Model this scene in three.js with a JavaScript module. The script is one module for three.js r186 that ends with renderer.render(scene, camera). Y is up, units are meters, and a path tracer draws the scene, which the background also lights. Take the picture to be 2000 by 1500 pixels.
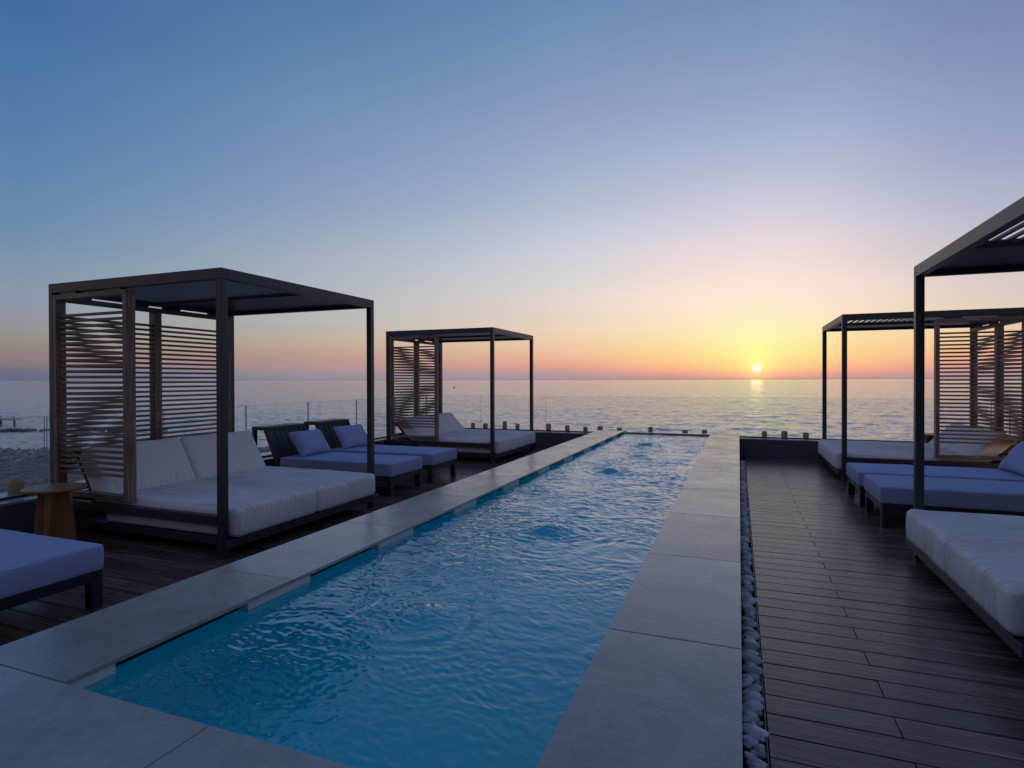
import * as THREE from 'three';
import { mergeVertices, mergeGeometries } from 'three/addons/utils/BufferGeometryUtils.js';
import { RoundedBoxGeometry } from 'three/addons/geometries/RoundedBoxGeometry.js';
import { createNoise2D, createNoise3D } from 'simplex-noise';

// ------------------------------------------------------------------ camera, sky, sun, exposure
const scene = new THREE.Scene();
const FOCAL = 1133, HORIZON = 742.5, EYE = 1.45, YAW = THREE.MathUtils.degToRad(21.35);   // of the 2000 x 1500 photograph
const camera = new THREE.PerspectiveCamera(2 * THREE.MathUtils.radToDeg(Math.atan(750 / FOCAL)), 4 / 3, 0.05, 60000);
camera.rotation.order = 'YXZ';
camera.rotation.set(-(750 - HORIZON) / FOCAL, YAW, -0.0026);
camera.position.set(0, EYE, 0);

const renderer = new THREE.WebGLRenderer({ antialias: true });
renderer.setSize(1024, 768);
renderer.toneMapping = THREE.LinearToneMapping;
renderer.toneMappingExposure = 1;
renderer.shadowMap.enabled = true;

const rng = (seed) => () => { seed |= 0; seed = (seed + 0x6d2b79f5) | 0; let t = Math.imul(seed ^ (seed >>> 15), 1 | seed); t = (t + Math.imul(t ^ (t >>> 7), 61 | t)) ^ t; return ((t ^ (t >>> 14)) >>> 0) / 4294967296; };
const lin = (c) => { c /= 255; return c <= 0.04045 ? c / 12.92 : ((c + 0.055) / 1.055) ** 2.4; };
const lerp = (a, b, t) => a + (b - a) * t, clamp = (x, a, b) => Math.min(b, Math.max(a, x));
const smooth = (a, b, x) => { const t = clamp((x - a) / (b - a), 0, 1); return t * t * (3 - 2 * t); };

const sunAz = Math.atan(478 / FOCAL) - YAW, sunEl = Math.atan(22 / Math.hypot(FOCAL, 478));   // azimuth from -z, towards +x
const sunDir = new THREE.Vector3(Math.sin(sunAz) * Math.cos(sunEl), Math.sin(sunEl), -Math.cos(sunAz) * Math.cos(sunEl));

// clear dusk sky: colour by angle from the sun's azimuth (degrees) and by elevation (degrees)
const SKY = [
  [0, [[0, 222, 160, 142], [0.25, 250, 176, 146], [0.6, 254, 196, 140], [1.1, 254, 226, 140], [2.4, 252, 248, 156], [3.8, 254, 250, 178], [4.8, 254, 244, 190], [6.1, 253, 238, 200], [7.5, 253, 232, 210], [9.3, 252, 228, 216], [10.7, 240, 222, 218], [13.4, 225, 212, 220], [15.6, 208, 204, 220], [19.8, 172, 184, 212], [23.8, 150, 166, 196], [27.6, 130, 154, 190], [31.1, 116, 142, 182], [45, 94, 126, 172], [60, 86, 118, 168], [90, 82, 113, 164]]],
  [7.2, [[0, 185, 152, 146], [0.35, 214, 154, 140], [0.8, 252, 170, 144], [1.3, 253, 190, 140], [2, 254, 208, 144], [2.95, 254, 219, 154], [3.9, 253, 226, 170], [4.9, 254, 228, 190], [6.8, 254, 228, 208], [8.3, 252, 226, 214], [9.5, 240, 222, 212], [10.7, 236, 218, 216], [12.6, 226, 214, 220], [14, 210, 208, 221], [16.2, 196, 197, 215], [20.6, 167, 180, 209], [24.7, 146, 163, 194], [31.8, 114, 141, 181], [45, 92, 125, 172], [60, 85, 117, 168], [90, 82, 113, 164]]],
  [17.8, [[0, 168, 148, 160], [0.4, 176, 150, 158], [0.9, 200, 155, 150], [1.35, 225, 165, 145], [2.1, 238, 180, 150], [3.1, 240, 198, 165], [4.1, 240, 208, 175], [5.1, 238, 212, 190], [5.9, 230, 212, 194], [7.1, 230, 214, 203], [8.1, 228, 214, 208], [9.6, 216, 214, 212], [12, 207, 208, 217], [14.4, 192, 200, 216], [16.7, 176, 188, 210], [21.2, 155, 172, 200], [25.4, 138, 156, 192], [29.4, 120, 148, 186], [33, 106, 137, 180], [45, 88, 122, 170], [60, 84, 116, 167], [90, 82, 113, 164]]],
  [41.6, [[0, 138, 140, 154], [0.35, 145, 140, 155], [0.85, 165, 145, 150], [1.3, 178, 146, 147], [2, 183, 151, 142], [2.75, 190, 160, 145], [3.45, 190, 171, 152], [4.2, 190, 176, 160], [4.9, 186, 177, 172], [5.6, 183, 183, 178], [6.5, 181, 182, 184], [9.2, 172, 180, 190], [11.4, 165, 175, 190], [13.7, 150, 168, 192], [15.9, 140, 160, 188], [20.2, 125, 148, 188], [24.3, 110, 142, 182], [28.1, 96, 132, 174], [31.7, 85, 122, 168], [45, 76, 114, 163], [60, 78, 112, 163], [90, 82, 113, 164]]],
  [63.2, [[0, 98, 104, 136], [0.3, 102, 106, 134], [0.85, 112, 112, 128], [1.4, 138, 122, 130], [2, 140, 126, 126], [3.15, 147, 142, 135], [3.9, 147, 147, 148], [4.9, 145, 148, 160], [5.8, 139, 151, 166], [7, 137, 150, 173], [9.2, 124, 147, 172], [11, 110, 142, 172], [12.9, 104, 137, 172], [16.5, 90, 130, 174], [20, 82, 122, 169], [23.3, 72, 118, 165], [26.5, 63, 108, 157], [45, 62, 106, 157], [60, 72, 108, 160], [90, 82, 113, 164]]],
  [115, [[0, 130, 112, 118], [3, 178, 146, 138], [7, 188, 160, 150], [12, 166, 150, 152], [22, 122, 124, 152], [45, 84, 108, 156], [90, 82, 113, 164]]],
  [180, [[0, 92, 92, 116], [4, 120, 108, 130], [9, 138, 124, 144], [15, 128, 122, 148], [25, 110, 118, 154], [45, 86, 110, 158], [90, 82, 113, 164]]],
];
function skyColumn(rows, el, out) {
  let k = 0; while (k < rows.length - 2 && el > rows[k + 1][0]) k++;
  const a = rows[k], b = rows[k + 1], t = clamp((el - a[0]) / (b[0] - a[0]), 0, 1);
  for (let c = 0; c < 3; c++) out[c] = lerp(a[c + 1], b[c + 1], t);
}
function makeSky(W, H) {
  const data = new Float32Array(W * H * 4), A = [0, 0, 0], B = [0, 0, 0];
  for (let j = 0; j < H; j++) {
    const el = ((j + 0.5) / H - 0.5) * Math.PI, eld = THREE.MathUtils.radToDeg(el), cols = SKY.map(([, rows]) => { const o = [0, 0, 0]; skyColumn(rows, Math.max(eld, 0), o); return o; });
    for (let i = 0; i < W; i++) {
      const th = ((i + 0.5) / W - 0.5) * 2 * Math.PI, x = Math.cos(th) * Math.cos(el), z = Math.sin(th) * Math.cos(el), y = Math.sin(el), at = (j * W + i) * 4;
      let sd = THREE.MathUtils.radToDeg(Math.atan2(x, -z) - sunAz); if (sd > 180) sd -= 360; if (sd < -180) sd += 360;
      const d = Math.abs(sd), dim = 1 - 0.115 * smooth(2, 19, sd) * smooth(1, 14, eld) * (1 - smooth(50, 150, sd));   // the air is a little deeper in colour north of the sun
      let k = 0; while (k < SKY.length - 2 && d > SKY[k + 1][0]) k++;
      const t = clamp((d - SKY[k][0]) / (SKY[k + 1][0] - SKY[k][0]), 0, 1);
      for (let c = 0; c < 3; c++) data[at + c] = lin(lerp(cols[k][c], cols[k + 1][c], t) * (c === 2 ? 0.5 + 0.5 * dim : dim));
      const a = THREE.MathUtils.radToDeg(Math.acos(clamp(x * sunDir.x + y * sunDir.y + z * sunDir.z, -1, 1)));
      const disc = smooth(0.42, 0.22, a), glow = 0.24 * Math.exp(-((a / 1.3) ** 2));
      if (eld > 0 && a < 8) { data[at] += glow * 0.9 + disc * 0.6; data[at + 1] += glow * 0.7 + disc * 0.65; data[at + 2] += glow * 0.12 + disc * 0.75; }
      data[at + 3] = 1;
    }
  }
  const t = new THREE.DataTexture(data, W, H, THREE.RGBAFormat, THREE.FloatType);
  t.mapping = THREE.EquirectangularReflectionMapping; t.magFilter = t.minFilter = THREE.LinearFilter; t.needsUpdate = true;
  return t;
}
const skyTexture = makeSky(2048, 1024);
scene.background = skyTexture; scene.environment = skyTexture;

const sun = new THREE.DirectionalLight(new THREE.Color().setRGB(1, 0.5, 0.2), 0.0007);   // setting sun: its disc is hardly brighter than the glow round it, so it casts next to no light of its own
sun.position.copy(sunDir).multiplyScalar(60); sun.target.position.set(0, 0, -6);
sun.position.add(sun.target.position);
sun.castShadow = true; sun.shadow.radius = 2; sun.shadow.mapSize.set(2048, 2048);
Object.assign(sun.shadow.camera, { left: -14, right: 14, top: 14, bottom: -14, near: 1, far: 140 });
scene.add(sun, sun.target);

// ------------------------------------------------------------------ helpers
const names = {};
const numbered = (n) => { const k = (names[n] = (names[n] ?? -1) + 1); return k ? `${n}_${String(k).padStart(3, '0')}` : n; };
const shade = (o) => { o.castShadow = o.receiveShadow = true; return o; };
function thing(name, label, category, pos = [0, 0, 0], group) {
  const o = new THREE.Group(); o.name = numbered(name); o.position.set(...pos); o.userData = { label, category };
  if (group) o.userData.group = group;
  scene.add(o); return o;
}
function mesh(name, geo, mat, parent, pos, rot) {
  const o = shade(new THREE.Mesh(geo, mat)); o.name = name;
  if (pos) o.position.set(...pos);
  if (rot) o.rotation.set(...rot);
  parent?.add(o); return o;
}
function single(name, geo, mat, label, category, pos, rot, group) {
  const o = mesh(numbered(name), geo, mat, scene, pos, rot); o.userData = { label, category };
  if (group) o.userData.group = group;
  return o;
}
function structure(name, geo, mat, pos) { const o = mesh(numbered(name), geo, mat, scene, pos); o.userData.kind = 'structure'; return o; }
function structureGroup(name) { const o = new THREE.Group(); o.name = numbered(name); o.userData.kind = 'structure'; scene.add(o); return o; }
const boxes = new Map();
function box(w, h, d, bevel = 0.003) {                       // shared by size
  const key = [w, h, d, bevel].map((x) => x.toFixed(4)).join();
  if (!boxes.has(key)) boxes.set(key, bevel ? new RoundedBoxGeometry(w, h, d, 1, Math.min(bevel, w * 0.4, h * 0.4, d * 0.4)) : new THREE.BoxGeometry(w, h, d));
  return boxes.get(key);
}
function span(name, lo, hi, mat, parent, bevel) {            // a box from corner to corner
  return mesh(name, box(hi[0] - lo[0], hi[1] - lo[1], hi[2] - lo[2], bevel), mat, parent, [(lo[0] + hi[0]) / 2, (lo[1] + hi[1]) / 2, (lo[2] + hi[2]) / 2]);
}
function metreUV(geo, su = 1, sv = 1, du = 0, dv = 0) {      // planar uv in metres by the way each face points
  const g = geo.index ? geo.toNonIndexed() : geo.clone(), p = g.attributes.position, n = g.attributes.normal, uv = new Float32Array(p.count * 2);
  for (let i = 0; i < p.count; i += 3) {
    const ax = Math.abs(n.getX(i)), ay = Math.abs(n.getY(i)), az = Math.abs(n.getZ(i));
    for (let k = i; k < i + 3; k++) {
      const [u, v] = ay >= ax && ay >= az ? [p.getX(k), p.getZ(k)] : ax > az ? [p.getZ(k), p.getY(k)] : [p.getX(k), p.getY(k)];
      uv[2 * k] = u * su + du; uv[2 * k + 1] = v * sv + dv;
    }
  }
  g.setAttribute('uv', new THREE.BufferAttribute(uv, 2)); return g;
}
// periodic value noise for textures
function lattice(n, seed) { const r = rng(seed), a = new Float32Array(n * n); for (let i = 0; i < a.length; i++) a[i] = r(); return a; }
function periodic(a, n, x, y) {
  x = ((x % n) + n) % n; y = ((y % n) + n) % n;
  const i = Math.floor(x), j = Math.floor(y), u = x - i, v = y - j, f = u * u * (3 - 2 * u), g = v * v * (3 - 2 * v), i1 = (i + 1) % n, j1 = (j + 1) % n;
  return lerp(lerp(a[j * n + i], a[j * n + i1], f), lerp(a[j1 * n + i], a[j1 * n + i1], f), g);
}
function texture(w, h, fn, srgb) {
  const d = new Uint8Array(w * h * 4);
  for (let j = 0; j < h; j++) for (let i = 0; i < w; i++) { const c = fn(i / w, j / h), at = (j * w + i) * 4; for (let k = 0; k < 3; k++) d[at + k] = clamp(Math.round((Array.isArray(c) ? c[k] : c) * 255), 0, 255); d[at + 3] = 255; }
  const t = new THREE.DataTexture(d, w, h); t.wrapS = t.wrapT = THREE.RepeatWrapping; t.magFilter = THREE.LinearFilter; t.minFilter = THREE.LinearMipmapLinearFilter; t.generateMipmaps = true;
  if (srgb) t.colorSpace = THREE.SRGBColorSpace; t.needsUpdate = true; return t;
}
const std = (r, g, b, roughness, more = {}) => { const m = new THREE.MeshPhysicalMaterial({ roughness, metalness: 0, ...more }); m.color.setRGB(r, g, b); return m; };

// ------------------------------------------------------------------ materials
const L8 = lattice(8, 1), L16 = lattice(16, 2), L64 = lattice(64, 3), L128 = lattice(128, 4), L256 = lattice(256, 5);
const woodTone = (u, v) => {                                   // grain runs along u
  const warp = periodic(L8, 8, u * 8, v * 8) * 0.05, a = periodic(L64, 64, u * 2, (v + warp) * 64), b = periodic(L256, 256, u * 8, (v + warp * 0.5) * 256), c = periodic(L16, 16, u * 4, v * 16);
  return 0.45 * a + 0.3 * b + 0.25 * c;
};
const woodMap = texture(512, 512, (u, v) => { const t = 0.62 + 0.85 * (woodTone(u, v) - 0.5); return [t, t * 0.98, t * 0.97]; }, true);
const woodRough = texture(256, 256, (u, v) => 0.72 + 0.5 * (woodTone(u, v) - 0.5));
const woodBump = texture(512, 512, (u, v) => woodTone(u, v));
const wood = (r, g, b, rough, bump = 0.001) => std(r, g, b, rough, { map: woodMap, roughnessMap: woodRough, bumpMap: woodBump, bumpScale: bump });
const deckWoods = [[0.42, 0.2, 0.165], [0.32, 0.152, 0.128], [0.5, 0.245, 0.195], [0.37, 0.17, 0.145]].map((c) => wood(...c, 0.42));
const screenWood = [[0.64, 0.42, 0.29], [0.57, 0.37, 0.255], [0.7, 0.47, 0.33]].map((c) => wood(...c, 0.7));
const tableMap = texture(256, 256, (u, v) => { const t = 0.86 + 0.2 * (woodTone(u, v) - 0.5); return [t, t, t]; }, true);
const tableWood = std(0.5, 0.23, 0.085, 0.42, { map: tableMap });
const stoneTone = (u, v) => 0.4 * periodic(L8, 8, u * 8, v * 8) + 0.25 * periodic(L16, 16, u * 16 + 3, v * 16) + 0.2 * periodic(L64, 64, u * 64, v * 64) + 0.15 * periodic(L256, 256, u * 256, v * 256);
const stoneMap = texture(1024, 1024, (u, v) => { const t = 0.75 + 0.27 * (stoneTone(u, v) - 0.5); return [t, t * 0.995, t * 0.985]; }, true);
const stoneRough = texture(512, 512, (u, v) => 0.72 + 0.6 * (stoneTone(v, u) - 0.5));
const stoneBump = texture(1024, 1024, (u, v) => 0.5 * periodic(L128, 128, u * 128, v * 128) + 0.5 * periodic(L256, 256, u * 256, v * 256));
const stone = [0.73, 0.68, 0.77, 0.7].map((t) => std(t, t * 0.91, t * 0.81, 0.34, { map: stoneMap, roughnessMap: stoneRough, bumpMap: stoneBump, bumpScale: 0.0005 }));
const darkMetal = std(0.035, 0.037, 0.043, 0.42);
const roofMetal = std(0.24, 0.22, 0.21, 0.5);
const loungerMetal = std(0.028, 0.03, 0.036, 0.45);
const plaster = std(0.11, 0.11, 0.125, 0.85, { bumpMap: stoneBump, bumpScale: 0.002 });
const weave = texture(256, 256, (u, v) => 0.5 + 0.25 * Math.sin(u * 2 * Math.PI * 64) * Math.sin(v * 2 * Math.PI * 64) + 0.25 * (periodic(L128, 128, u * 128, v * 128) - 0.5));
const fabric = (r, g, b) => std(r, g, b, 0.95, { bumpMap: weave, bumpScale: 0.0004, sheen: 0.15, sheenRoughness: 0.6 });
const creamFabric = fabric(0.87, 0.775, 0.71);
const blueFabric = fabric(0.36, 0.39, 0.57);
const blueFabricB = fabric(0.345, 0.38, 0.555);
const glass = new THREE.MeshPhysicalMaterial({ transmission: 1, thickness: 0, roughness: 0, ior: 1.5, color: new THREE.Color().setRGB(0.97, 0.988, 0.988) });
const paleEdge = new THREE.MeshPhysicalMaterial({ transmission: 1, thickness: 0, roughness: 0.05, ior: 1.5, color: new THREE.Color().setRGB(0.6, 0.72, 0.7) });
const glassEdge = std(0.3, 0.38, 0.38, 0.15);
const jute = std(0.66, 0.47, 0.27, 1, { bumpMap: weave, bumpScale: 0.003, transmission: 0.35, thickness: 0 });

// ------------------------------------------------------------------ the sea, the shore, the building underneath
const SEA = -6.2, n2 = createNoise2D(rng(11)), n2b = createNoise2D(rng(12)), n3 = createNoise3D(rng(13));
{
  const dir = new THREE.Vector2(-Math.sin(YAW), -Math.cos(YAW)), rad = 420, ang = 640, r0 = 34, r1 = 5200, pos = [], idx = [];
  const a0 = THREE.MathUtils.degToRad(-50), a1 = THREE.MathUtils.degToRad(50);
  const wave = (x, z, r) => {
    const fade = 1 / (1 + (r / 1500) ** 2), s = 0.5 + 0.5 * n2(x / 90, z / 60);
    return fade * (0.15 * n2b(x / 26, z / 11) + (0.08 + 0.06 * s) * n2(x / 9 + 40, z / 4.2) + (0.045 + 0.045 * s) * n2b(x / 3.4, z / 1.9 + 9)) * smooth(30, 90, r);
  };
  for (let j = 0; j <= rad; j++) for (let i = 0; i <= ang; i++) {
    const r = r0 * (r1 / r0) ** (j / rad), a = lerp(a0, a1, i / ang) + YAW, x = -Math.sin(a) * r, z = -Math.cos(a) * r;
    pos.push(x, j === rad ? 0 : wave(x, z, r), z);
  }
  for (let j = 0; j < rad; j++) for (let i = 0; i < ang; i++) { const p = j * (ang + 1) + i, q = p + ang + 1; idx.push(p, p + 1, q, p + 1, q + 1, q); }
  const g = new THREE.BufferGeometry(); g.setAttribute('position', new THREE.Float32BufferAttribute(pos, 3)); g.setIndex(idx);
  const far = []; const fi = []; const N = 96;                                   // the calm far ring out to the horizon and the rest of the bay
  for (let k = 0; k <= N; k++) { const a = (k / N) * 2 * Math.PI; far.push(-Math.sin(a) * r1 * 0.999, -0.05, -Math.cos(a) * r1 * 0.999, -Math.sin(a) * 50000, -0.05, -Math.cos(a) * 50000); if (k < N) fi.push(2 * k, 2 * k + 2, 2 * k + 1, 2 * k + 1, 2 * k + 2, 2 * k + 3); }
  const gf = new THREE.BufferGeometry(); gf.setAttribute('position', new THREE.Float32BufferAttribute(far, 3)); gf.setIndex(fi);
  const side = []; const si = []; const M = 80;                                  // the bay round the sides, outside the rippled fan
  for (let k = 0; k <= M; k++) { const a = lerp(a1, a0 + 2 * Math.PI, k / M) + YAW; side.push(-Math.sin(a) * 20, -0.02, -Math.cos(a) * 20, -Math.sin(a) * r1, -0.02, -Math.cos(a) * r1); if (k < M) si.push(2 * k, 2 * k + 2, 2 * k + 1, 2 * k + 1, 2 * k + 2, 2 * k + 3); }
  const gs = new THREE.BufferGeometry(); gs.setAttribute('position', new THREE.Float32BufferAttribute(side, 3)); gs.setIndex(si);
  const all = mergeGeometries([g, gf, gs]); all.computeVertexNormals();
  { const p = all.attributes.position, uv = new Float32Array(p.count * 2); for (let i = 0; i < p.count; i++) { uv[2 * i] = p.getX(i) / 37; uv[2 * i + 1] = p.getZ(i) / 23; } all.setAttribute('uv', new THREE.BufferAttribute(uv, 2)); }
  const chop = texture(1024, 1024, (u, v) => 0.45 * periodic(L16, 16, u * 16, v * 16) + 0.33 * periodic(L64, 64, u * 32, v * 32) + 0.22 * periodic(L64, 64, v * 64, u * 64));
  structure('sea', all, std(0.1, 0.17, 0.32, 0.1, { ior: 2.33, bumpMap: chop, bumpScale: 0.28 }), [0, SEA, 0]);
}
// point on a horizontal plane seen at a pixel of the photograph; its distance comes from that plane
function onPlane(px, py, y) {
  const a = (px - 1000) / FOCAL, b = (HORIZON - py) / FOCAL, s = (y - EYE) / b, c = Math.cos(YAW), n = Math.sin(YAW);
  return new THREE.Vector3((-n + a * c) * s, y, (-c - a * n) * s);
}
const sandTone = (u, v) => 0.5 * periodic(L16, 16, u * 16, v * 16) + 0.3 * periodic(L64, 64, u * 64, v * 64) + 0.2 * periodic(L256, 256, u * 256, v * 256);
const sand = std(0.5, 0.46, 0.4, 0.95, { map: texture(1024, 1024, (u, v) => { const w = smooth(0.42, 0.6, sandTone(u, v) * 0.6 + 0.4 * periodic(L128, 128, u * 128, v * 128)), t = lerp(0.5, 0.85, w); return [t, t * 0.97, t * 0.92]; }, true) });
{
  // shore beside the building, sloping into the water along a wavering line
  const A = onPlane(-500, 872, SEA), B = onPlane(560, 872, SEA), W = 220, D = 90, g = new THREE.PlaneGeometry(1, 1, W, D), p = g.attributes.position, uv = g.attributes.uv;
  const shoreZ = (x) => (x < B.x ? lerp(A.z, B.z, (x - A.x) / (B.x - A.x)) : lerp(B.z, -14, smooth(B.x, -9, x))) + 1.6 * n2(x / 14, 3.3) + 0.5 * n2(x / 4, 8);
  for (let j = 0; j <= D; j++) for (let i = 0; i <= W; i++) {
    const k = j * (W + 1) + i, x = lerp(A.x - 20, -6.5, i / W), z0 = shoreZ(x), z = lerp(z0 - 3, 8, (j / D) ** 1.3), rise = (z - z0) * 0.03;
    p.setXYZ(k, x, SEA + rise * (rise < 0 ? 2 : 1) + 0.03 * n2(x / 3, z / 3) + 0.1 * smooth(0, 0.4, rise) * n2b(x / 7, z / 7), z); uv.setXY(k, x / 9, z / 9);
  }
  g.computeVertexNormals(); structure('beach', g, sand);
  // small stones and dried weed strewn over the shore: nobody could count them
  const r = rng(31), pebble = new THREE.IcosahedronGeometry(1, 1), N = 9000, inst = new THREE.InstancedMesh(pebble, std(0.38, 0.35, 0.31, 0.9), N), m = new THREE.Matrix4(), q = new THREE.Quaternion(), col = new THREE.Color();
  for (let k = 0; k < N; k++) {
    const x = lerp(A.x - 5, B.x + 6, r()), d = 0.5 + r() ** 1.1 * 17, z = shoreZ(x) + d, size = 0.05 + 0.2 * r() ** 3;
    q.setFromEuler(new THREE.Euler(r() * 0.5, r() * 6.28, r() * 0.5));
    m.compose(new THREE.Vector3(x, SEA + d * 0.03 + 0.01, z), q, new THREE.Vector3(size * (1 + r()), size * (0.35 + 0.4 * r()), size * (0.8 + 0.5 * r()))); inst.setMatrixAt(k, m);
    const t = r() < 0.5 ? 0.55 + 0.3 * r() : 0.9 + 0.7 * r(); inst.setColorAt(k, col.setRGB(t, t * 0.96, t * 0.88));
  }
  inst.name = 'shore_stones'; inst.userData.kind = 'stuff'; inst.userData.label = 'grey stones and dark weed strewn over the beach'; inst.userData.category = 'stones'; shade(inst); scene.add(inst);
  // low rock breakwater in the shallows and a plank jetty beyond
  const bw = [], C = onPlane(-260, 838, SEA), E = onPlane(330, 838, SEA);
  for (let k = 0; k < 170; k++) {
    const t = r(), s = 0.2 + 0.4 * r(), gk = new THREE.IcosahedronGeometry(s, 1), pp = gk.attributes.position; for (let v = 0; v < pp.count; v++) { const f = 0.8 + 0.35 * n3(pp.getX(v) * 1.7 + k, pp.getY(v) * 1.7, pp.getZ(v) * 1.7); pp.setXYZ(v, pp.getX(v) * f * 1.3, pp.getY(v) * f * 0.6, pp.getZ(v) * f); }
    gk.translate(lerp(C.x, E.x, t) + (r() - 0.5) * 1.4, -0.06 + 0.06 * r(), lerp(C.z, E.z, t) + (r() - 0.5) * 1.8); bw.push(gk);
  }
  const bg = mergeGeometries(bw); bg.computeVertexNormals();
  single('breakwater', bg, std(0.17, 0.165, 0.16, 0.9), 'low dark rock breakwater lying in the shallow water off the beach', 'breakwater', [0, SEA, 0]);
  const J = onPlane(-330, 826, SEA), K = onPlane(36, 826, SEA), jt = thing('jetty', 'small pale plank jetty on piles in the sea beyond the breakwater', 'jetty', [J.x, SEA, J.z]), L = Math.hypot(K.x - J.x, K.z - J.z);
  jt.rotation.y = Math.atan2(-(K.z - J.z), K.x - J.x);
  const pale = std(0.5, 0.49, 0.46, 0.8), dark = std(0.12, 0.11, 0.1, 0.8);
  span('walkway', [0, 0.75, -0.9], [L, 0.95, 0.9], pale, jt);
  for (let k = 0; k <= 14; k++) span('pile', [k * (L - 0.3) / 14 + 0.02, -1, 0.6], [k * (L - 0.3) / 14 + 0.24, 0.75, 0.82], dark, jt);
  for (let k = 0; k <= 14; k++) span('railing_post', [k * (L - 0.3) / 14 + 0.05, 0.95, 0.78], [k * (L - 0.3) / 14 + 0.17, 1.35, 0.88], pale, jt);
  span('handrail', [0, 1.35, 0.76], [L, 1.42, 0.9], pale, jt);
  const P = onPlane(887, 757.5, SEA), by = thing('buoy', 'small dark marker buoy floating far out on the sea', 'buoy', [P.x, SEA, P.z]);
  mesh('float', new THREE.SphereGeometry(0.85, 20, 14), dark, by, [0, 0.1, 0]);
  mesh('mast', new THREE.CylinderGeometry(0.14, 0.3, 1.7, 12), dark, by, [0, 1.6, 0]);
}

// ------------------------------------------------------------------ the terrace
const XL = -6.2, XR = 3.72, ZF = -11.75, ZN = 2.4, TOP = 0.345, OUT = 0.6, COPE = 0.43, WATER = 0.373;
{
  const t = thing('terrace_building', 'pale building under the rooftop terrace', 'building'), pale = std(0.55, 0.53, 0.5, 0.85);
  span('wall', [XL - OUT, SEA - 0.3, ZF - OUT], [XR + OUT, -1.2, ZN], pale, t, 0.02);
  span('roof_slab', [XL - OUT, -1.199, ZF - OUT], [-2.3, -0.101, ZN], pale, t, 0); span('roof_slab', [-0.4, -1.199, ZF - OUT], [XR + OUT, -0.101, ZN], pale, t, 0);
  span('roof_slab', [-2.299, -1.199, -1.15], [-0.401, -0.101, ZN], pale, t, 0); span('roof_slab', [-2.299, -1.199, ZF - OUT], [-0.401, -0.101, -11.7], pale, t, 0);
}
{
  const t = thing('stair_building', 'dark rendered rooftop building at the inland end of the terrace', 'building'), wall = std(0.1, 0.1, 0.11, 0.85), z0 = ZN + 0.02;
  span('wall', [XL - OUT, -0.1, z0], [-1.1, 3.3, z0 + 0.3], wall, t, 0.01); span('wall', [0.1, -0.1, z0], [XR + OUT, 3.3, z0 + 0.3], wall, t, 0.01); span('wall', [-1.0995, 2.2, z0], [0.0995, 3.3, z0 + 0.3], wall, t, 0.005);
  span('roof', [XL - OUT - 0.1, 3.3005, z0 - 0.1], [XR + OUT + 0.1, 3.45, z0 + 4], wall, t, 0.01);
  const door = span('door', [-1.09, -0.05, z0 + 0.12], [0.09, 2.195, z0 + 0.17], std(0.05, 0.05, 0.055, 0.4), t, 0.004); span('handle', [0.46, -0.1, -0.07], [0.49, 0.15, -0.03], std(0.4, 0.4, 0.42, 0.3, { metalness: 1 }), door);
}
// parapets with stone caps
function parapet(label, lo, hi, along) {
  const t = thing('parapet_wall', label, 'wall');
  span('wall', [lo[0], -0.1, lo[1]], [hi[0], TOP - 0.025, hi[1]], plaster, t, 0.004);
  const k = along === 'x' ? 0 : 1, n = Math.round((hi[k] - lo[k]) / 1.2), step = (hi[k] - lo[k]) / n;
  for (let i = 0; i < n; i++) {
    const a = lo[k] + i * step + 0.002, b = lo[k] + (i + 1) * step - 0.002;
    const [l, h] = along === 'x' ? [[a, lo[1] - 0.01], [b, hi[1] + 0.012]] : [[lo[0] - 0.01, a], [hi[0] + 0.01, b]];
    const m = mesh('cap_stone', metreUV(box(h[0] - l[0], 0.025, h[1] - l[1], 0.003), 0.5, 0.5, i * 0.37, i * 0.21), stone[i % 4], t, [(l[0] + h[0]) / 2, TOP - 0.0125, (l[1] + h[1]) / 2]);
  }
  return t;
}
parapet('low dark parapet wall with stone cap along the sea-facing end of the terrace', [XL - OUT, ZF - OUT], [XR + OUT, ZF], 'x');
parapet('low dark parapet wall with stone cap along the beach side, behind the round table', [XL - OUT, ZF + 0.013], [XL, ZN], 'z');
parapet('low dark parapet wall with stone cap along the pebble-strip side of the terrace', [XR, ZF + 0.013], [XR + OUT, ZN], 'z');
// frameless glass balustrades standing on the parapets
function balustrade(label, from, to, at, along, pitch, start, edge = glassEdge) {
  const t = thing('glass_balustrade', label, 'balustrade'), H = 1.105;
  const channel = along === 'x' ? [[from, TOP, at - 0.022], [to, TOP + 0.02, at + 0.022]] : [[at - 0.022, TOP, from], [at + 0.022, TOP + 0.02, to]];
  span('channel', ...channel, darkMetal, t, 0.002);
  const cuts = [from]; for (let c = start; c < to - 0.1; c += pitch) if (c > from + 0.1) cuts.push(c); cuts.push(to);
  for (let i = 0; i < cuts.length - 1; i++) {
    const a = cuts[i] + 0.012, b = cuts[i + 1] - 0.012;
    span('glass_panel', ...(along === 'x' ? [[a, TOP + 0.02, at - 0.006], [b, H, at + 0.006]] : [[at - 0.006, TOP + 0.02, a], [at + 0.006, H, b]]), glass, t, 0);
    const strip = (a0, a1, y0, y1) => span('glass_edge', ...(along === 'x' ? [[a0, y0, at - 0.006], [a1, y1, at + 0.006]] : [[at - 0.006, y0, a0], [at + 0.006, y1, a1]]), edge, t, 0);
    strip(a - 0.0022, a - 0.0002, TOP + 0.02, H); strip(b + 0.0002, b + 0.0022, TOP + 0.02, H); strip(a, b, H + 0.0002, H + 0.0028);
  }
}
balustrade('clear glass balustrade on the sea-facing parapet wall', XL - 0.17, XR + 0.17, ZF - 0.22, 'x', 1.55, -5.44, paleEdge);
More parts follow.
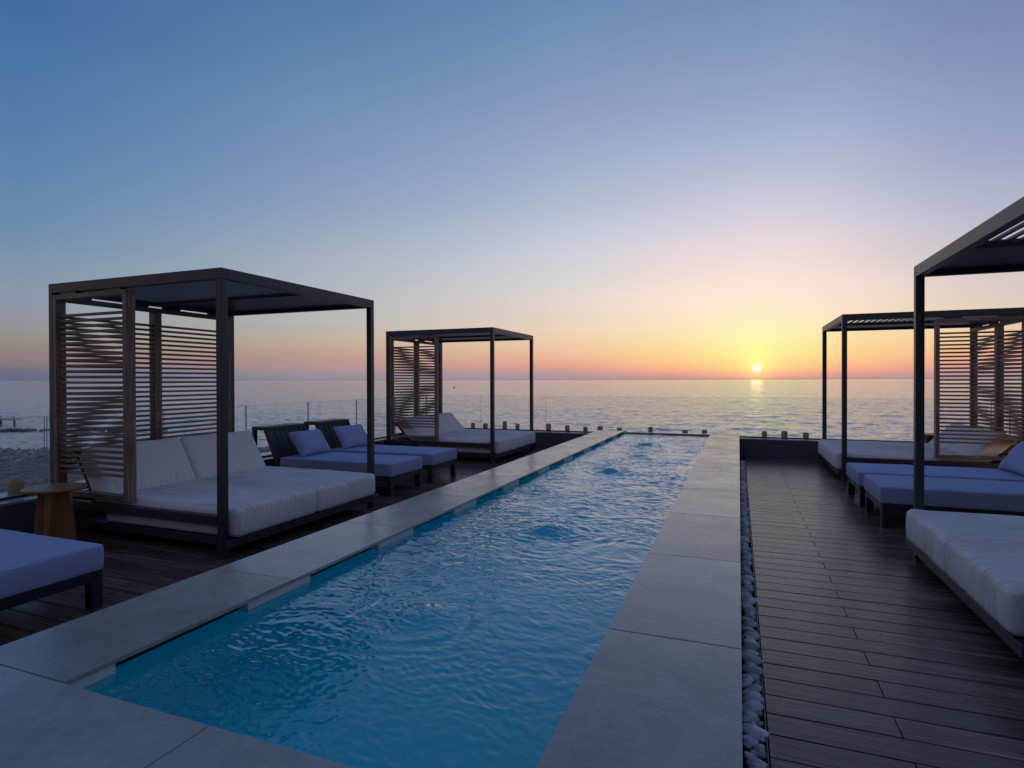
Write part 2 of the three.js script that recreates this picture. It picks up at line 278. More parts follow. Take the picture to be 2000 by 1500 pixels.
balustrade('clear glass balustrade on the beach-side parapet wall', ZF - 0.17, ZN, XL - 0.2, 'z', 1.255, -11.2);
balustrade('clear glass balustrade on the parapet wall along the pebble-strip side', ZF - 0.17, ZN, XR + 0.2, 'z', 1.255, -11.2);

// decks of crosswise planks
const PITCH = 0.1607, plankGeo = new Map();
function plank(deck, x0, x1, zc, r) {
  const key = `${(x1 - x0).toFixed(3)}_${Math.floor(r() * 5)}`;
  if (!plankGeo.has(key)) plankGeo.set(key, metreUV(box(x1 - x0, 0.026, PITCH - 0.0065, 0.003), 0.55, 1.6, r() * 7, r() * 7));
  mesh('plank', plankGeo.get(key), deckWoods[Math.floor(r() * 4)], deck, [(x0 + x1) / 2, -0.013 + (r() - 0.5) * 0.0016, zc]);
}
{
  const r = rng(5), rows = Math.floor((ZN - 0.8 - ZF) / PITCH), right = structureGroup('wooden_deck'), left = structureGroup('wooden_deck');
  for (let k = 0; k < rows; k++) {
    const z = ZF + 0.004 + PITCH * (k + 0.5), cut = k % 2 ? [0.11, 0.62, XR - 0.005] : [0.11, 2.05, XR - 0.005];
    for (let i = 0; i < 2; i++) plank(right, cut[i] + 0.0015, cut[i + 1] - 0.0015, z, r);
    if (z < -0.9) { const c = k % 2 ? [XL + 0.005, -4.95, -2.68] : [XL + 0.005, -3.6, -2.68]; for (let i = 0; i < 2; i++) plank(left, c[i] + 0.0015, c[i + 1] - 0.0015, z, r); }
  }
  const sub = std(0.03, 0.03, 0.03, 0.95);
  for (const [a, b] of [[XL, -2.66], [-0.02, XR]]) structure('deck_subfloor', box(b - a - 0.01, 0.03, ZN - ZF - 0.02, 0), sub, [(a + b) / 2, -0.075, (ZN + ZF) / 2]);
}
// raised pool: shell, coping tiles, spacer blocks above the overflow slots
const PX0 = -2.13, PX1 = -0.5, PZ0 = -1.27, PZ1 = -11.62, CX0 = -2.655, CX1 = 0.012;
{
  const blockStone = std(0.62, 0.6, 0.57, 0.6), pool = structureGroup('pool'), liner = std(0.004, 0.92, 0.97, 0.5), shell = std(0.1, 0.1, 0.11, 0.8), y0 = -0.5, gut = 0.075;
  span('pool_floor', [PX0 - gut, y0 - 0.08, PZ1], [PX1 + gut, y0, PZ0 + gut], liner, pool, 0);
  span('pool_wall', [PX0 - gut - 0.06, y0, PZ1], [PX0 - gut, WATER - 0.03, PZ0 + gut], liner, pool, 0);
  span('gutter_wall', [PX0 - gut - 0.06, WATER - 0.0298, PZ1], [PX0 - gut - 0.002, COPE - 0.019, PZ0 + gut], std(0.025, 0.025, 0.028, 0.8), pool, 0);
  span('pool_wall', [PX1, y0, PZ1], [PX1 + 0.06, COPE - 0.019, PZ0 - 0.002], liner, pool, 0);
  span('pool_wall', [PX0 - gut, y0, PZ0 - 0.002], [PX1 + 0.06, COPE - 0.019, PZ0 + gut], liner, pool, 0);
  span('pool_wall', [PX0 - gut, y0, PZ1 - 0.05], [PX1 + 0.06, WATER - 0.002, PZ1], liner, pool, 0);
  span('outer_wall', [CX0 + 0.015, -0.07, PZ1 - 0.05], [PX0 - gut - 0.063, COPE - 0.019, ZN - 1], shell, pool, 0);
  span('outer_wall', [PX1 + 0.063, -0.07, PZ1 - 0.05], [CX1 - 0.012, COPE - 0.019, ZN - 1], shell, pool, 0);
  span('outer_wall', [PX0 - gut - 0.06, -0.07, PZ0 + gut + 0.003], [PX1 + 0.06, COPE - 0.019, ZN - 1], shell, pool, 0);
  for (let k = 0; k < 10; k++) { const a = -2.5 + 0.425 - k * 1.058, b = k ? 0 : 0; span('spacer_block', [PX0 - gut + 0.001, WATER - 0.03, a - 0.425], [PX0 - 0.012, COPE - 0.019, a], blockStone, pool, 0.003); }
  span('spacer_block', [PX0 - gut + 0.001, WATER - 0.03, -1.455], [PX0 - 0.012, COPE - 0.019, PZ0 - 0.004], blockStone, pool, 0.003);
  const cope = structureGroup('pool_coping'), r = rng(8), tile = (x0, x1, z0, z1) => mesh('coping_tile', metreUV(box(x1 - x0 - 0.004, 0.018, z1 - z0 - 0.004, 0.0025), 0.42, 0.42, r() * 5, r() * 5), stone[Math.floor(r() * 4)], cope, [(x0 + x1) / 2, COPE - 0.009 + (r() - 0.5) * 0.0012, (z0 + z1) / 2]);
  for (let k = 0; k < 10; k++) {
    const z1 = PZ0 - 1.115 * k + (k ? 0.03 : 0), z0 = k === 9 ? PZ1 : PZ0 - 1.115 * (k + 1) + 0.03;
    tile(CX0, PX0, z0, z1); tile(PX1, CX1, z0, z1);
  }
  for (const [a, b] of [[PX0, -1.32], [-1.32, PX1]]) mesh('coping_tile', metreUV(box(b - a - 0.004, 0.018, 0.14, 0.0025), 0.42, 0.42, r(), r()), stone[2], cope, [(a + b) / 2, COPE - 0.032, PZ1 - 0.075]);
  tile(PX1, CX1, PZ0, PZ0 + 1.2); tile(PX1, CX1, PZ0 + 1.2, PZ0 + 2.4);
  tile(CX0 - 0.6, -1.46, PZ0, PZ0 + 1.2); tile(-1.46, PX1, PZ0, PZ0 + 1.2); tile(CX0 - 0.6, -1.46, PZ0 + 1.2, PZ0 + 2.4); tile(-1.46, PX1, PZ0 + 1.2, PZ0 + 2.4);
  span('plinth', [CX0 - 0.58, -0.07, PZ0 + 0.02], [CX0 + 0.012, COPE - 0.019, ZN - 1], shell, pool, 0);
}
{
  // rippled water with four bubbling jets
  const nx = 170, nz = 1030, x0 = PX0 - 0.074, x1 = PX1, z0 = PZ0, z1 = PZ1, pos = [], idx = [];
  const jets = [[-1.4, -6.73, 0.046, 1], [-1.27, -3.96, 0.04, 1.1], [-1.37, -2.33, 0.015, 1.2], [-1.44, -9.75, 0.04, 0.9], [-1.3, -8.3, 0.026, 0.8]];
  const wn = [createNoise2D(rng(21)), createNoise2D(rng(22)), createNoise2D(rng(23)), createNoise2D(rng(24))];
  const height = (x, z) => {
    const calm = lerp(0.22, 1, smooth(-1.6, -5.2, z)), wx = x + 0.05 * wn[3](x * 2, z * 2), wz = z + 0.05 * wn[3](x * 2 + 9, z * 2);
    let h = calm * (0.0034 * wn[0](wx * 2.3, wz * 4.2) + 0.0031 * wn[1](wx * 5.2, wz * 9) * (0.6 + 0.8 * wn[3](x * 0.9, z * 0.7)) + 0.0029 * wn[2](wx * 9, wz * 17) * (0.7 + 0.6 * wn[3](x * 1.3 + 4, z))) + (0.0014 * wn[0](wx * 17 + 5, wz * 30) + 0.00085 * wn[1](wx * 27 + 5, wz * 44)) * (1.0 + 0.3 * calm) * (0.75 + 0.5 * wn[3](x * 1.7, z * 1.1 + 7));
    for (const [jx, jz, amp, reach] of jets) {
      const r = Math.hypot(x - jx, z - jz) * (1 + 0.12 * wn[1](x * 3 + jx, z * 3)), ring = Math.exp(-r / (0.42 * reach)) * smooth(0, 0.22, r);
      h += amp * (1.0 * Math.exp(-((r / 0.12) ** 2)) + 0.17 * ring * (0.6 + 0.7 * wn[3](x * 3.1, z * 3.1)) * Math.sin(r * 44 + 5 * wn[2](x * 1.8, z * 1.8))) + 0.12 * amp * Math.exp(-((r / 0.22) ** 2)) * wn[2](x * 22, z * 22) + 0.2 * amp * Math.exp(-(((r - 0.27) / 0.03) ** 2)) * (0.6 + 0.7 * wn[1](x * 4, z * 4));
    }
    return h;
  };
  for (let j = 0; j <= nz; j++) for (let i = 0; i <= nx; i++) { const x = lerp(x0, x1, i / nx), z = lerp(z0, z1, j / nz); pos.push(x, height(x, z), z); }
  for (let j = 0; j < nz; j++) for (let i = 0; i < nx; i++) { const p = j * (nx + 1) + i, q = p + nx + 1; idx.push(p, p + 1, q, p + 1, q + 1, q); }
  const g = new THREE.BufferGeometry(); g.setAttribute('position', new THREE.Float32BufferAttribute(pos, 3)); g.setIndex(idx); g.computeVertexNormals();
  structure('pool_water', g, new THREE.MeshPhysicalMaterial({ transmission: 1, thickness: 1, roughness: 0.0, ior: 1.55, attenuationColor: new THREE.Color().setRGB(0.2, 0.95, 0.99), attenuationDistance: 1.6 }), [0, WATER, 0]);
}
{
  // river pebbles in the gap between the pool and the deck
  const bed = thing('pebble_strip', 'strip of rounded grey river pebbles between the pool coping and the wooden deck', 'pebbles'), r = rng(41), shapes = [];
  span('edging', [0.103, -0.06, ZF + 0.01], [0.108, -0.002, 1], darkMetal, bed, 0);
  for (let k = 0; k < 6; k++) { const g = new THREE.SphereGeometry(1, 14, 10), p = g.attributes.position; for (let v = 0; v < p.count; v++) { const f = 1 + 0.16 * n3(p.getX(v) * 0.9 + k * 7, p.getY(v) * 0.9, p.getZ(v) * 0.9); p.setXYZ(v, p.getX(v) * f, p.getY(v) * f, p.getZ(v) * f); } const m = mergeVertices(g.deleteAttribute('uv') && g, 1e-4); m.computeVertexNormals(); shapes.push(m); }
  const mats = [[0.62, 0.61, 0.6], [0.82, 0.8, 0.76], [0.36, 0.36, 0.37], [0.7, 0.64, 0.55], [0.5, 0.51, 0.52], [0.44, 0.4, 0.36]].map((c) => std(...c, 0.6));
  let z = -1.2, n = 0;
  while (z > ZF + 0.05 && n < 295) {
    const big = r() < 0.42, a = big ? 0.029 + 0.012 * r() : 0.016 + 0.012 * r(), long = 1 + 0.55 * r(), yaw = big ? (r() - 0.5) * 1.1 : r() * 3.14, half = Math.min(0.046, a * long * Math.abs(Math.cos(yaw)) + a * 0.4);
    const m = mesh('pebble', shapes[Math.floor(r() * 6)], mats[Math.floor(r() * 6)], bed, [clamp(0.055 + (r() - 0.5) * 0.09, 0.012 + half * 0.85, 0.104 - half * 0.85), -0.034 + a * 0.35 + 0.012 * r(), z], [r() * 0.9 - 0.45, yaw, r() * 0.9 - 0.45]);
    m.scale.set(a * long, a * (0.6 + 0.25 * r()), a * (0.85 + 0.2 * r())); z -= big ? a * 1.5 : a * 0.95; n++;
  }
}

// ------------------------------------------------------------------ soft furnishings
function softBox(w, h, d, r, cell, push) {                     // rounded slab with folds pushed along its normals
  const g0 = new THREE.BoxGeometry(w, h, d, ...[w, h, d].map((x, i) => Math.max(4, Math.round(x / (cell[i] ?? cell)))));
  g0.deleteAttribute('uv'); g0.deleteAttribute('normal');
  const g = mergeVertices(g0, 1e-5), p = g.attributes.position, v = new THREE.Vector3(), c = new THREE.Vector3(), uv = new Float32Array(p.count * 2);
  for (let i = 0; i < p.count; i++) {
    v.fromBufferAttribute(p, i); c.set(clamp(v.x, -w / 2 + r, w / 2 - r), clamp(v.y, -h / 2 + r, h / 2 - r), clamp(v.z, -d / 2 + r, d / 2 - r));
    const n = v.clone().sub(c); if (n.lengthSq() > 1e-12) { n.normalize(); v.copy(c).addScaledVector(n, r); }
    uv[2 * i] = (v.x + v.y * 0.7) * 3; uv[2 * i + 1] = (v.z + v.y * 0.7) * 3;
    if (n.lengthSq() > 1e-12) v.addScaledVector(n, push(v, n));
    p.setXYZ(i, v.x, v.y, v.z);
  }
  g.setAttribute('uv', new THREE.BufferAttribute(uv, 2)); g.computeVertexNormals(); return g;
}
const fold = createNoise2D(rng(51)), fold3 = createNoise3D(rng(52));
// daybed mattress, 1.6 long in x (+x is the foot), 0.98 wide in z: gathered pleats at the foot, long ripples on top
const crease = (z, along, s, step) => -((1 - Math.abs(Math.sin(Math.PI * (z / step + 0.9 * fold(z * 2.3 + s, along * 0.8) + 0.5 * fold(z * 6 + s, along * 1.6))))) ** 2.2);
const pleat = (z, along, s, step) => Math.sin(2 * Math.PI * (z / step + 0.9 * fold(z * 2.3 + s, along * 0.8) + 0.5 * fold(z * 6 + s, along * 1.6)));
const mattressGeos = [0, 1].map((k) => softBox(1.62, 0.25, 0.968, 0.042, [0.03, 0.014, 0.0052], (v, n) => {
  const top = Math.max(0, n.y), front = Math.max(0, n.x), s = k * 31, some = smooth(-0.35, 0.35, fold(v.z * 1.6 + s, v.x * 1.2 + s) + (k ? -0.15 : 0.25));
  const ripples = 0.0075 * some * (0.35 + 0.65 * smooth(-0.6, 0.5, v.x)) * pleat(v.z, v.x, s, 0.085) + 0.006 * some * crease(v.z, v.x, s, 0.062) + 0.006 * smooth(0.1, 0.7, v.x) * crease(v.z, v.x, s + 4, 0.038) + 0.004 * fold(v.x * 1.2 + s, v.z * 4);
  const pleats = (0.009 * crease(v.z, v.y, s + 4, 0.038) + 0.008 * crease(v.z, v.y, s + 3, 0.062)) * (0.4 + 0.6 * smooth(-0.3, 0.3, fold(v.z * 2 + s, 7))) + 0.003 * fold(v.z * 5 + s, v.y * 4);
  const crown = 0.008 * (1 - (v.x / 0.81) ** 4) * (1 - (v.z / 0.49) ** 4);
  return top * (crown + ripples) + front * (pleats + 0.006 * (1 - (v.y / 0.125) ** 2)) + Math.abs(n.z) * (0.006 * (1 - (v.y / 0.125) ** 2) * (1 - (v.x / 0.81) ** 6) + 0.0015 * fold(v.x * 6 + s, v.y * 6));
}));
// leaning back cushion: 0.19 thick (x), 0.56 tall (y), 0.975 wide (z); +x is the face
const cushionGeos = [0, 1].map((k) => softBox(0.19, 0.57, 0.965, 0.04, 0.015, (v, n) => {
  const f = Math.abs(n.x), low = smooth(0.0, -0.26, v.y), s = k * 17 + 5;
  return f * (0.012 * (1 - (v.y / 0.285) ** 4) * (1 - (v.z / 0.48) ** 4) + 0.012 * low * crease(v.z, v.y, s, 0.055) + 0.003 * fold(v.z * 2.5 + s, v.y * 2.5)) + Math.abs(n.y) * 0.003 * fold(v.z * 14 + s, v.x * 5);
}));
const loungeGeos = [0, 1].map((k) => softBox(1.78, 0.165, 0.78, 0.022, 0.012, (v, n) => Math.max(0, n.y) * (0.008 * (1 - (v.x / 0.9) ** 6) * (1 - (v.z / 0.4) ** 4) + 0.0022 * fold(v.x * 2 + k * 9, v.z * 4)) + Math.abs(n.x) * 0.004 * (1 - (v.y / 0.083) ** 2) + 0.0012 * fold3(v.x * 5, v.y * 5, v.z * 5 + k * 4)));
function pillowGeo(seed) {                                     // a plump pillow with drawn-in sides and pointed corners: 0.62 (z) by 0.4 (y), face +x
  const N = 34, pos = [], idx = [], uvs = [];
  for (const side of [1, -1]) for (let j = 0; j <= N; j++) for (let i = 0; i <= N; i++) {
    const u = i / N * 2 - 1, v = j / N * 2 - 1, pinch = 1 - 0.07 * (1 - v * v) * Math.abs(u) ** 3, pinch2 = 1 - 0.09 * (1 - u * u) * Math.abs(v) ** 3;
    const edge = (1 - u ** 4) * (1 - v ** 4), t = 0.082 * edge ** 0.55 + edge ** 0.4 * (0.008 * fold(u * 2 + seed, v * 2) + 0.006 * smooth(0.2, -0.9, v) * fold(u * 9 + seed, v * 3));
    pos.push(side * t, v * 0.2 * pinch2, u * 0.31 * pinch); uvs.push(u, v);
  }
  const S = (N + 1) ** 2;
  for (const o of [0, S]) for (let j = 0; j < N; j++) for (let i = 0; i < N; i++) { const a = o + j * (N + 1) + i, b = a + N + 1; o ? idx.push(a, a + 1, b, a + 1, b + 1, b) : idx.push(a, b, a + 1, a + 1, b, b + 1); }
  const g0 = new THREE.BufferGeometry(); g0.setAttribute('position', new THREE.Float32BufferAttribute(pos, 3)); g0.setIndex(idx);
  const g = mergeVertices(g0, 1e-5); g.computeVertexNormals();
  const p = g.attributes.position, uv = new Float32Array(p.count * 2); for (let i = 0; i < p.count; i++) { uv[2 * i] = p.getZ(i) * 3; uv[2 * i + 1] = p.getY(i) * 3; } g.setAttribute('uv', new THREE.BufferAttribute(uv, 2));
  return g;
}

// ------------------------------------------------------------------ pergola daybeds
const DEPTH = 2.12, WIDTH = 2.05, POST = 0.062, slatGeo = [0, 1, 2].map((k) => metreUV(box(0.905, 0.0235, 0.034, 0.003), 0.9, 6, k * 0.31, k * 0.43));
const stileGeo = metreUV(box(1.87, 0.045, 0.09, 0.003), 0.9, 3, 0.2, 0.1);
function screenPanel(parent, pos, turn, r) {                   // wooden screen in a frame, 0.995 wide along its x
  const p = new THREE.Group(); p.name = 'slatted_screen'; p.position.set(...pos); p.rotation.y = turn; parent.add(p);
  for (const s of [-1, 1]) mesh('stile', stileGeo, screenWood[0], p, [s * 0.475, 1.3225, 0], [0, 0, Math.PI / 2]);
  const rail = metreUV(box(0.904, 0.045, 0.088, 0.003), 0.9, 3);
  mesh('rail', rail, screenWood[1], p, [0, 2.235, 0]); mesh('rail', rail, screenWood[1], p, [0, 0.41, 0]);
  for (let k = 0; k < 29; k++) mesh('slat', slatGeo[Math.floor(r() * 3)], screenWood[Math.floor(r() * 3)], p, [0, 2.064 - k * 0.0522, (r() - 0.5) * 0.003], [0, 0, (r() - 0.5) * 0.003]);
  for (const s of [-0.3, 0.3]) mesh('hanger', box(0.2, 0.023, 0.05, 0.002), darkMetal, p, [s, 2.2685, 0]);
}
function pergola(label, x0, z0, s, lean) {                           // pool-side post nearest the viewer stands at x0, z0; s = -1: depth runs towards -x
  const t = thing('pergola_daybed', label, 'daybed', [x0, 0, z0], 'pergola daybeds on both sides of the pool'), r = rng(Math.round(x0 * 100 + z0 * 1000)), X = (u) => s * u;
  const put = (name, u0, u1, y0, y1, w0, w1, mat = darkMetal, bevel = 0.004) => span(name, [Math.min(X(u0), X(u1)), y0, Math.min(w0, w1)], [Math.max(X(u0), X(u1)), y1, Math.max(w0, w1)], mat, t, bevel);
  const h = POST / 2;
  for (const u of [0, DEPTH]) for (const w of [0, -WIDTH]) put('post', u - h, u + h, 0, 2.28, w - h, w + h);
  for (const w of [0, -WIDTH]) put('beam', -h, DEPTH + h, 2.2802, 2.37, w - h, w + h);
  for (const u of [0, DEPTH]) put('beam', u - h, u + h, 2.2802, 2.37, -h - 0.0005, -WIDTH + h + 0.0005);
  put('cross_beam', h, DEPTH - h, 2.285, 2.32, -WIDTH / 2 - 0.03, -WIDTH / 2 + 0.03);
  const rs = box(0.028, 0.018, WIDTH / 2 - POST / 2 - 0.004, 0.002), N = 27;
  for (let k = 0; k < N; k++) mesh('roof_slat', rs, roofMetal, t, [X(h + (k + 0.5) * (DEPTH - POST) / N), 2.329, -WIDTH / 4 - POST / 4]);
  put('roof_panel', h + 0.001, DEPTH - h - 0.001, 2.3202, 2.338, -WIDTH / 2 - 0.001, -WIDTH + h + 0.001);
  for (const w of [0, -WIDTH]) put('side_rail', h, DEPTH - h, 0.265, 0.345, w - 0.03, w + 0.03);
  put('back_rail', DEPTH - 0.03, DEPTH + 0.03, 0.265, 0.345, -h, -WIDTH + h);
  put('platform_rail', -0.085, -0.045, 0.085, 0.15, 0.03, -WIDTH - 0.03);
  for (const w of [-0.02, -WIDTH + 0.02]) put('platform_rail', -0.0448, DEPTH - h, 0.085, 0.15, w - 0.022 - Math.sign(w + 1) * 0.045, w + 0.022 - Math.sign(w + 1) * 0.045);
  put('platform', -0.044, DEPTH - h - 0.001, 0.12, 0.149, -0.09, -WIDTH + 0.09);
  for (const k of [0, 1]) {                                    // tilted backrest board behind each cushion
    const b = mesh('backrest_board', box(0.025, 0.66, 0.94, 0.004), darkMetal, t, [X(1.445 + 0.3 * Math.sin(lean) + 0.215 * Math.cos(lean)), 0.36 + 0.3 * Math.cos(lean) - 0.215 * Math.sin(lean), -0.535 - k * 0.98]); b.rotation.z = -s * lean;
  }
  screenPanel(t, [X(1.57), 0, 0], 0, r); screenPanel(t, [X(DEPTH), 0, -0.53], Math.PI / 2, r); screenPanel(t, [X(DEPTH), 0, -WIDTH + 0.53], Math.PI / 2, r);
  return t;
}
function bedding(x0, z0, s, lean, words, cushions = [0, 1]) {
  for (const k of [0, 1]) {
    const z = z0 - 0.535 - k * 0.985;
    single('daybed_mattress', mattressGeos[k], creamFabric, `cream mattress on the ${words[0]}, ${words[1 + k]}`, 'mattress', [x0 + s * 0.705, 0.278, z], [0, s < 0 ? 0 : Math.PI, 0], 'cream daybed mattresses');
    if (cushions.includes(k)) single('back_cushion', cushionGeos[k], creamFabric, `cream back cushion on the ${words[0]}, ${words[1 + k]}`, 'cushion', [x0 + s * (1.445 + 0.285 * Math.sin(lean) + 0.1 * Math.cos(lean)), 0.36 + 0.285 * Math.cos(lean) - 0.1 * Math.sin(lean), z + 0.002], [0, s < 0 ? 0 : Math.PI, lean], 'cream back cushions').rotation.order = 'YXZ';
  }
}
pergola('dark pergola daybed with slatted wooden screens beside the round wooden table', -3.93, -3.55, -1, 0.53);
bedding(-3.93, -3.55, -1, 0.53, ['daybed beside the round table', 'nearer the table', 'nearer the paired loungers']);
pergola('dark pergola daybed with slatted screens in the corner of beach-side and sea-facing walls', -3.995, -9.28, -1, 0.76);
bedding(-3.995, -9.28, -1, 0.76, ['daybed in the beach-side corner', 'nearer the loungers', 'nearer the sea-facing wall']);
pergola('dark pergola daybed with slatted screens on the pebble-strip side, against the sea-facing wall', 1.395, -9.38, 1, 0.78);
bedding(1.395, -9.38, 1, 0.78, ['sea-end daybed beyond the pebble strip', 'nearer the loungers', 'nearer the sea-facing wall']);
pergola('dark pergola daybed on the pebble-strip side, with two loungers between it and the sea-end daybed', 1.366, -3.55, 1, 0.6);
bedding(1.366, -3.55, 1, 0.6, ['inland daybed beyond the pebble strip', 'away from the loungers', 'next to the loungers'], [1]);

// ------------------------------------------------------------------ sun loungers
function lounger(label, x0, z0, w, s, back = true) {           // foot end at x0, edge nearest the viewer at z0, w wide
  const t = thing('sun_lounger', label, 'lounger', [x0, 0, z0], 'sun loungers between the daybeds'), X = (u) => s * u;
  const put = (name, u0, u1, y0, y1, a, b) => span(name, [Math.min(X(u0), X(u1)), y0, Math.min(a, b)], [Math.max(X(u0), X(u1)), y1, Math.max(a, b)], loungerMetal, t, 0.004);
  for (const u of [0.0, 1.97]) for (const z of [-0.005, -w + 0.073]) put('leg', u, u + 0.07, 0, 0.172, z, z - 0.068);
  for (const z of [-0.004, -w + 0.064]) put('side_rail', 0.0, 2.28, 0.1722, 0.238, z, z - 0.06);
  put('end_rail', 0.0002, 0.06, 0.1725, 0.2378, -0.0642, -w + 0.0642); put('end_rail', 2.22, 2.2798, 0.1725, 0.2378, -0.0642, -w + 0.0642);
  for (let k = 0; k < 9; k++) put('base_slat', 0.12 + k * 0.2, 0.2 + k * 0.2, 0.216, 0.2375, -0.0645, -w + 0.0645);
  if (!back) return t;
  const y0 = 0.262, y1 = 0.775, u0 = 1.79, u1 = 2.02, L = Math.hypot(u1 - u0, y1 - y0), tilt = Math.atan2(u1 - u0, y1 - y0);
  for (let k = 0; k < 7; k++) mesh('back_slat', box(0.022, L, (w - 0.1) / 7 - 0.018, 0.003), loungerMetal, t, [X((u0 + u1) / 2), (y0 + y1) / 2, -0.05 - (k + 0.5) * (w - 0.1) / 7], [0, 0, -s * tilt]);
  for (const z of [-0.022, -w + 0.022]) mesh('back_stile', box(0.06, L + 0.03, 0.042, 0.004), loungerMetal, t, [X((u0 + u1) / 2 + 0.002), (y0 + y1) / 2, z], [0, 0, -s * tilt]);
  put('head_rail', u1 - 0.03, u1 + 0.24, 0.762, 0.812, -0.002, -w + 0.002);
  for (const z of [-0.002, -w + 0.052]) put('head_post', u1 + 0.185, u1 + 0.2395, 0.2382, 0.7618, z, z - 0.05);
  return t;
}
const pipingGeo = (() => { const pts = [], hx = 0.886, hz = 0.386, rr = 0.022; for (const [cx, cz, a0] of [[1, 1, 0], [-1, 1, 1], [-1, -1, 2], [1, -1, 3]]) for (let k = 0; k <= 4; k++) { const a = (a0 + k / 4) * Math.PI / 2; pts.push(new THREE.Vector3(cx * (hx - rr) + rr * Math.cos(a), 0, cz * (hz - rr) + rr * Math.sin(a))); } return new THREE.TubeGeometry(new THREE.CatmullRomCurve3(pts, true, 'catmullrom', 0.1), 160, 0.0042, 6, true); })();
const loungerGroup = 'blue lounger mattresses';
function loungerBed(x0, z0, w, s, k, label) { const m = single('lounger_mattress', loungeGeos[k], k ? blueFabricB : blueFabric, label, 'mattress', [x0 + s * 0.875, 0.3205, z0 - w / 2], [0, s < 0 ? 0 : Math.PI, 0], loungerGroup); m.scale.z = w / 0.78; for (const y of [0.071, -0.071]) mesh('piping', pipingGeo, k ? blueFabricB : blueFabric, m, [0, y, 0]); return m; }

lounger('dark lounger between the beach-side daybeds, the one nearer the round table', -4.06, -6.2, 0.78, -1);
loungerBed(-4.06, -6.2, 0.78, -1, 0, 'blue mattress on the beach-side lounger between the daybeds, nearer the round table');
lounger('dark lounger between the beach-side daybeds, the one nearer the sea-facing wall', -4.06, -7.24, 0.78, -1);
loungerBed(-4.06, -7.24, 0.78, -1, 1, 'blue mattress on the beach-side lounger between the daybeds, nearer the sea-facing wall');
lounger('dark lounger on the other side of the round table from the daybed', -3.82, -1.76, 0.76, -1, false);
loungerBed(-3.82, -1.76, 0.76, -1, 0, 'blue mattress on the single lounger across the round table from the daybed');
lounger('dark lounger on the pebble-strip side, the one next to the inland daybed', 1.3, -6.56, 0.82, 1);
loungerBed(1.3, -6.56, 0.82, 1, 1, 'blue mattress on the pebble-strip side lounger next to the inland daybed');
lounger('dark lounger on the pebble-strip side, the one next to the sea-end daybed', 1.28, -7.54, 0.82, 1);
loungerBed(1.28, -7.54, 0.82, 1, 0, 'blue mattress on the pebble-strip side lounger next to the sea-end daybed');
const pillows = 'blue pillows on the loungers';
for (const [x, z, s, k, label, dy, ry] of [[-5.66, -6.62, -1, 1, 'blue pillow on the beach-side lounger nearer the round table', 0, 0.05], [-5.67, -7.6, -1, 7, 'blue pillow on the beach-side lounger nearer the sea-facing wall', 0, -0.06], [2.92, -7.93, 1, 12, 'blue pillow on the pebble-strip side lounger next to the sea-end daybed', 0, 0.06]]) {
  const m = single('pillow', pillowGeo(k), blueFabric, label, 'pillow', [x, 0.575 + dy, z], [0, (s < 0 ? 0 : Math.PI) + ry, 0.62], pillows); m.rotation.order = 'YXZ'; m.scale.set(1, 1.02, 1.06);
}

// ------------------------------------------------------------------ small things
function sideTable(label, x, z) {
  const t = thing('side_table', label, 'table', [x, 0, z]), H = 0.53, prof = [[0, H - 0.03], [0.215, H - 0.03], [0.228, H - 0.024], [0.232, H - 0.012], [0.228, H - 0.003], [0.222, H], [0, H]].map((p) => new THREE.Vector2(...p));
  const top = new THREE.LatheGeometry(prof, 56), uv = top.attributes.uv, p = top.attributes.position; for (let i = 0; i < p.count; i++) uv.setXY(i, p.getX(i) * 1.5, p.getZ(i) * 1.5 + p.getY(i));
  mesh('table_top', top, tableWood, t);
  const sh = new THREE.Shape([[-0.165, 0], [0.165, 0], [0.115, H - 0.031], [-0.115, H - 0.031]].map((q) => new THREE.Vector2(...q)));
  const g = new THREE.ExtrudeGeometry(sh, { depth: 0.034, bevelEnabled: true, bevelSize: 0.003, bevelThickness: 0.003, bevelSegments: 1 }); g.translate(0, 0, -0.017); const gu = metreUV(g, 3, 0.8);
  mesh('leg_panel', gu, tableWood, t, [0, 0, 0], [0, 0.62, 0]);
  const half = (a, b) => { const q = new THREE.Shape([[a, 0], [b * 0.165, 0], [b * 0.115, H - 0.031], [a, H - 0.031]].map((c) => new THREE.Vector2(...c))), e = new THREE.ExtrudeGeometry(q, { depth: 0.034, bevelEnabled: true, bevelSize: 0.003, bevelThickness: 0.003, bevelSegments: 1 }); e.translate(0, 0, -0.017); return metreUV(e, 3, 0.8); };
  for (const s of [-1, 1]) mesh('leg_panel', half(s * 0.0235, s), tableWood, t, [0, 0, 0], [0, 0.62 + Math.PI / 2, 0]);
}
sideTable('round wooden side table with crossed panel legs between a lounger and a daybed', -5.57, -3.262);
sideTable('round wooden side table behind the daybed by the sea on the pebble-strip side', 3.02, -11.63 + 0.0);
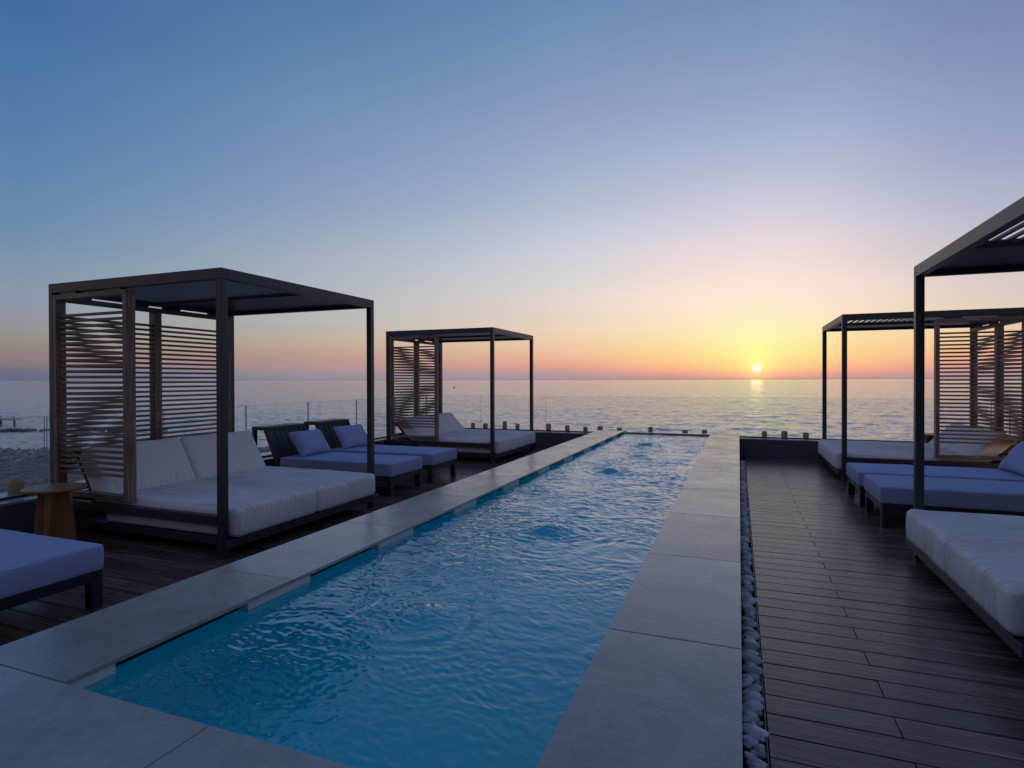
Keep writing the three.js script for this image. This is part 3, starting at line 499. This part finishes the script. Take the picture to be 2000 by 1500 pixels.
{
  const pot = (h, rad) => new THREE.LatheGeometry([[0, 0], [rad * 0.86, 0], [rad * 0.93, 0.006], [rad, h * 0.3], [rad * 1.03, h * 0.55], [rad, h * 0.8], [rad * 0.9, h * 0.95], [rad * 0.8, h], [rad * 0.72, h], [rad * 0.72, h - 0.03], [0, h - 0.03]].map((q) => new THREE.Vector2(...q)), 28);
  const wax = std(0.75, 0.7, 0.6, 0.6), spots = [[-5.72, 0.12], [-5.42, 0.115], [-4.95, 0.17], [-4.62, 0.13], [-3.9, 0.145], [-3.48, 0.115], [-3.06, 0.1], [-2.75, 0.12], [-2.34, 0.1], [-1.69, 0.135], [-1.01, 0.09], [-0.64, 0.1], [0.46, 0.11], [0.81, 0.12], [1.18, 0.1]];
  const put = (x, z, h, rad, label, group) => { const t = thing('candle_pot', label, 'candle pot', [x, TOP, z], group); mesh('pot', pot(h, rad), jute, t); mesh('band', new THREE.TorusGeometry(rad * 1.01, 0.004, 6, 28), jute, t, [0, h * 0.72, 0], [Math.PI / 2, 0, 0]); mesh('candle', new THREE.CylinderGeometry(rad * 0.6, rad * 0.6, 0.02, 20), wax, t, [0, h - 0.021, 0]); };
  spots.forEach(([x, h], i) => put(x, ZF - 0.4 - 0.03 * ((i * 7) % 3), h, 0.046 + 0.005 * ((i * 5) % 3), 'small tan candle pot in the row along the sea-facing parapet', 'candle pots along the sea-facing parapet'));
  put(-6.66, -3.55, 0.13, 0.068, 'tan woven candle pot on the beach-side parapet near the round table');
}
function wallLight(label, x, z, s, lit) {
  const t = thing('wall_light', label, 'wall light', [x, 0.205, z]), frame = std(0.3, 0.32, 0.35, 0.4, { metalness: 0.6 });
  for (const y of [-0.05, 0.05]) span('frame', [s * 0.011 - 0.01, y - 0.008, -0.11], [s * 0.011 + 0.01, y + 0.008, 0.11], frame, t, 0.002);
  for (const q of [-0.102, 0.102]) span('frame', [s * 0.011 - 0.0098, -0.0418, q - 0.008], [s * 0.011 + 0.0098, 0.0418, q + 0.008], frame, t, 0.002);
  const d = std(0.25, 0.25, 0.26, 0.5); if (lit) { d.emissive.setRGB(1, 0.55, 0.2); d.emissiveIntensity = 1.2; }
  span('lamp_diffuser', [s * 0.004 - 0.003, -0.0415, -0.0935], [s * 0.004 + 0.003, 0.0415, 0.0935], d, t, 0);
  if (lit) { const l = new THREE.PointLight(new THREE.Color().setRGB(1, 0.5, 0.16), 0.22, 0, 2); l.position.set(x + s * 0.06, 0.21, z); l.castShadow = true; l.shadow.radius = 2; scene.add(l); }
}
wallLight('rectangular metal wall light on the beach-side parapet, near the round table', XL, -3.06, 1, false);
wallLight('glowing rectangular wall light on the parapet behind the pebble-strip side loungers', XR, -8.75, -1, true);

renderer.render(scene, camera);
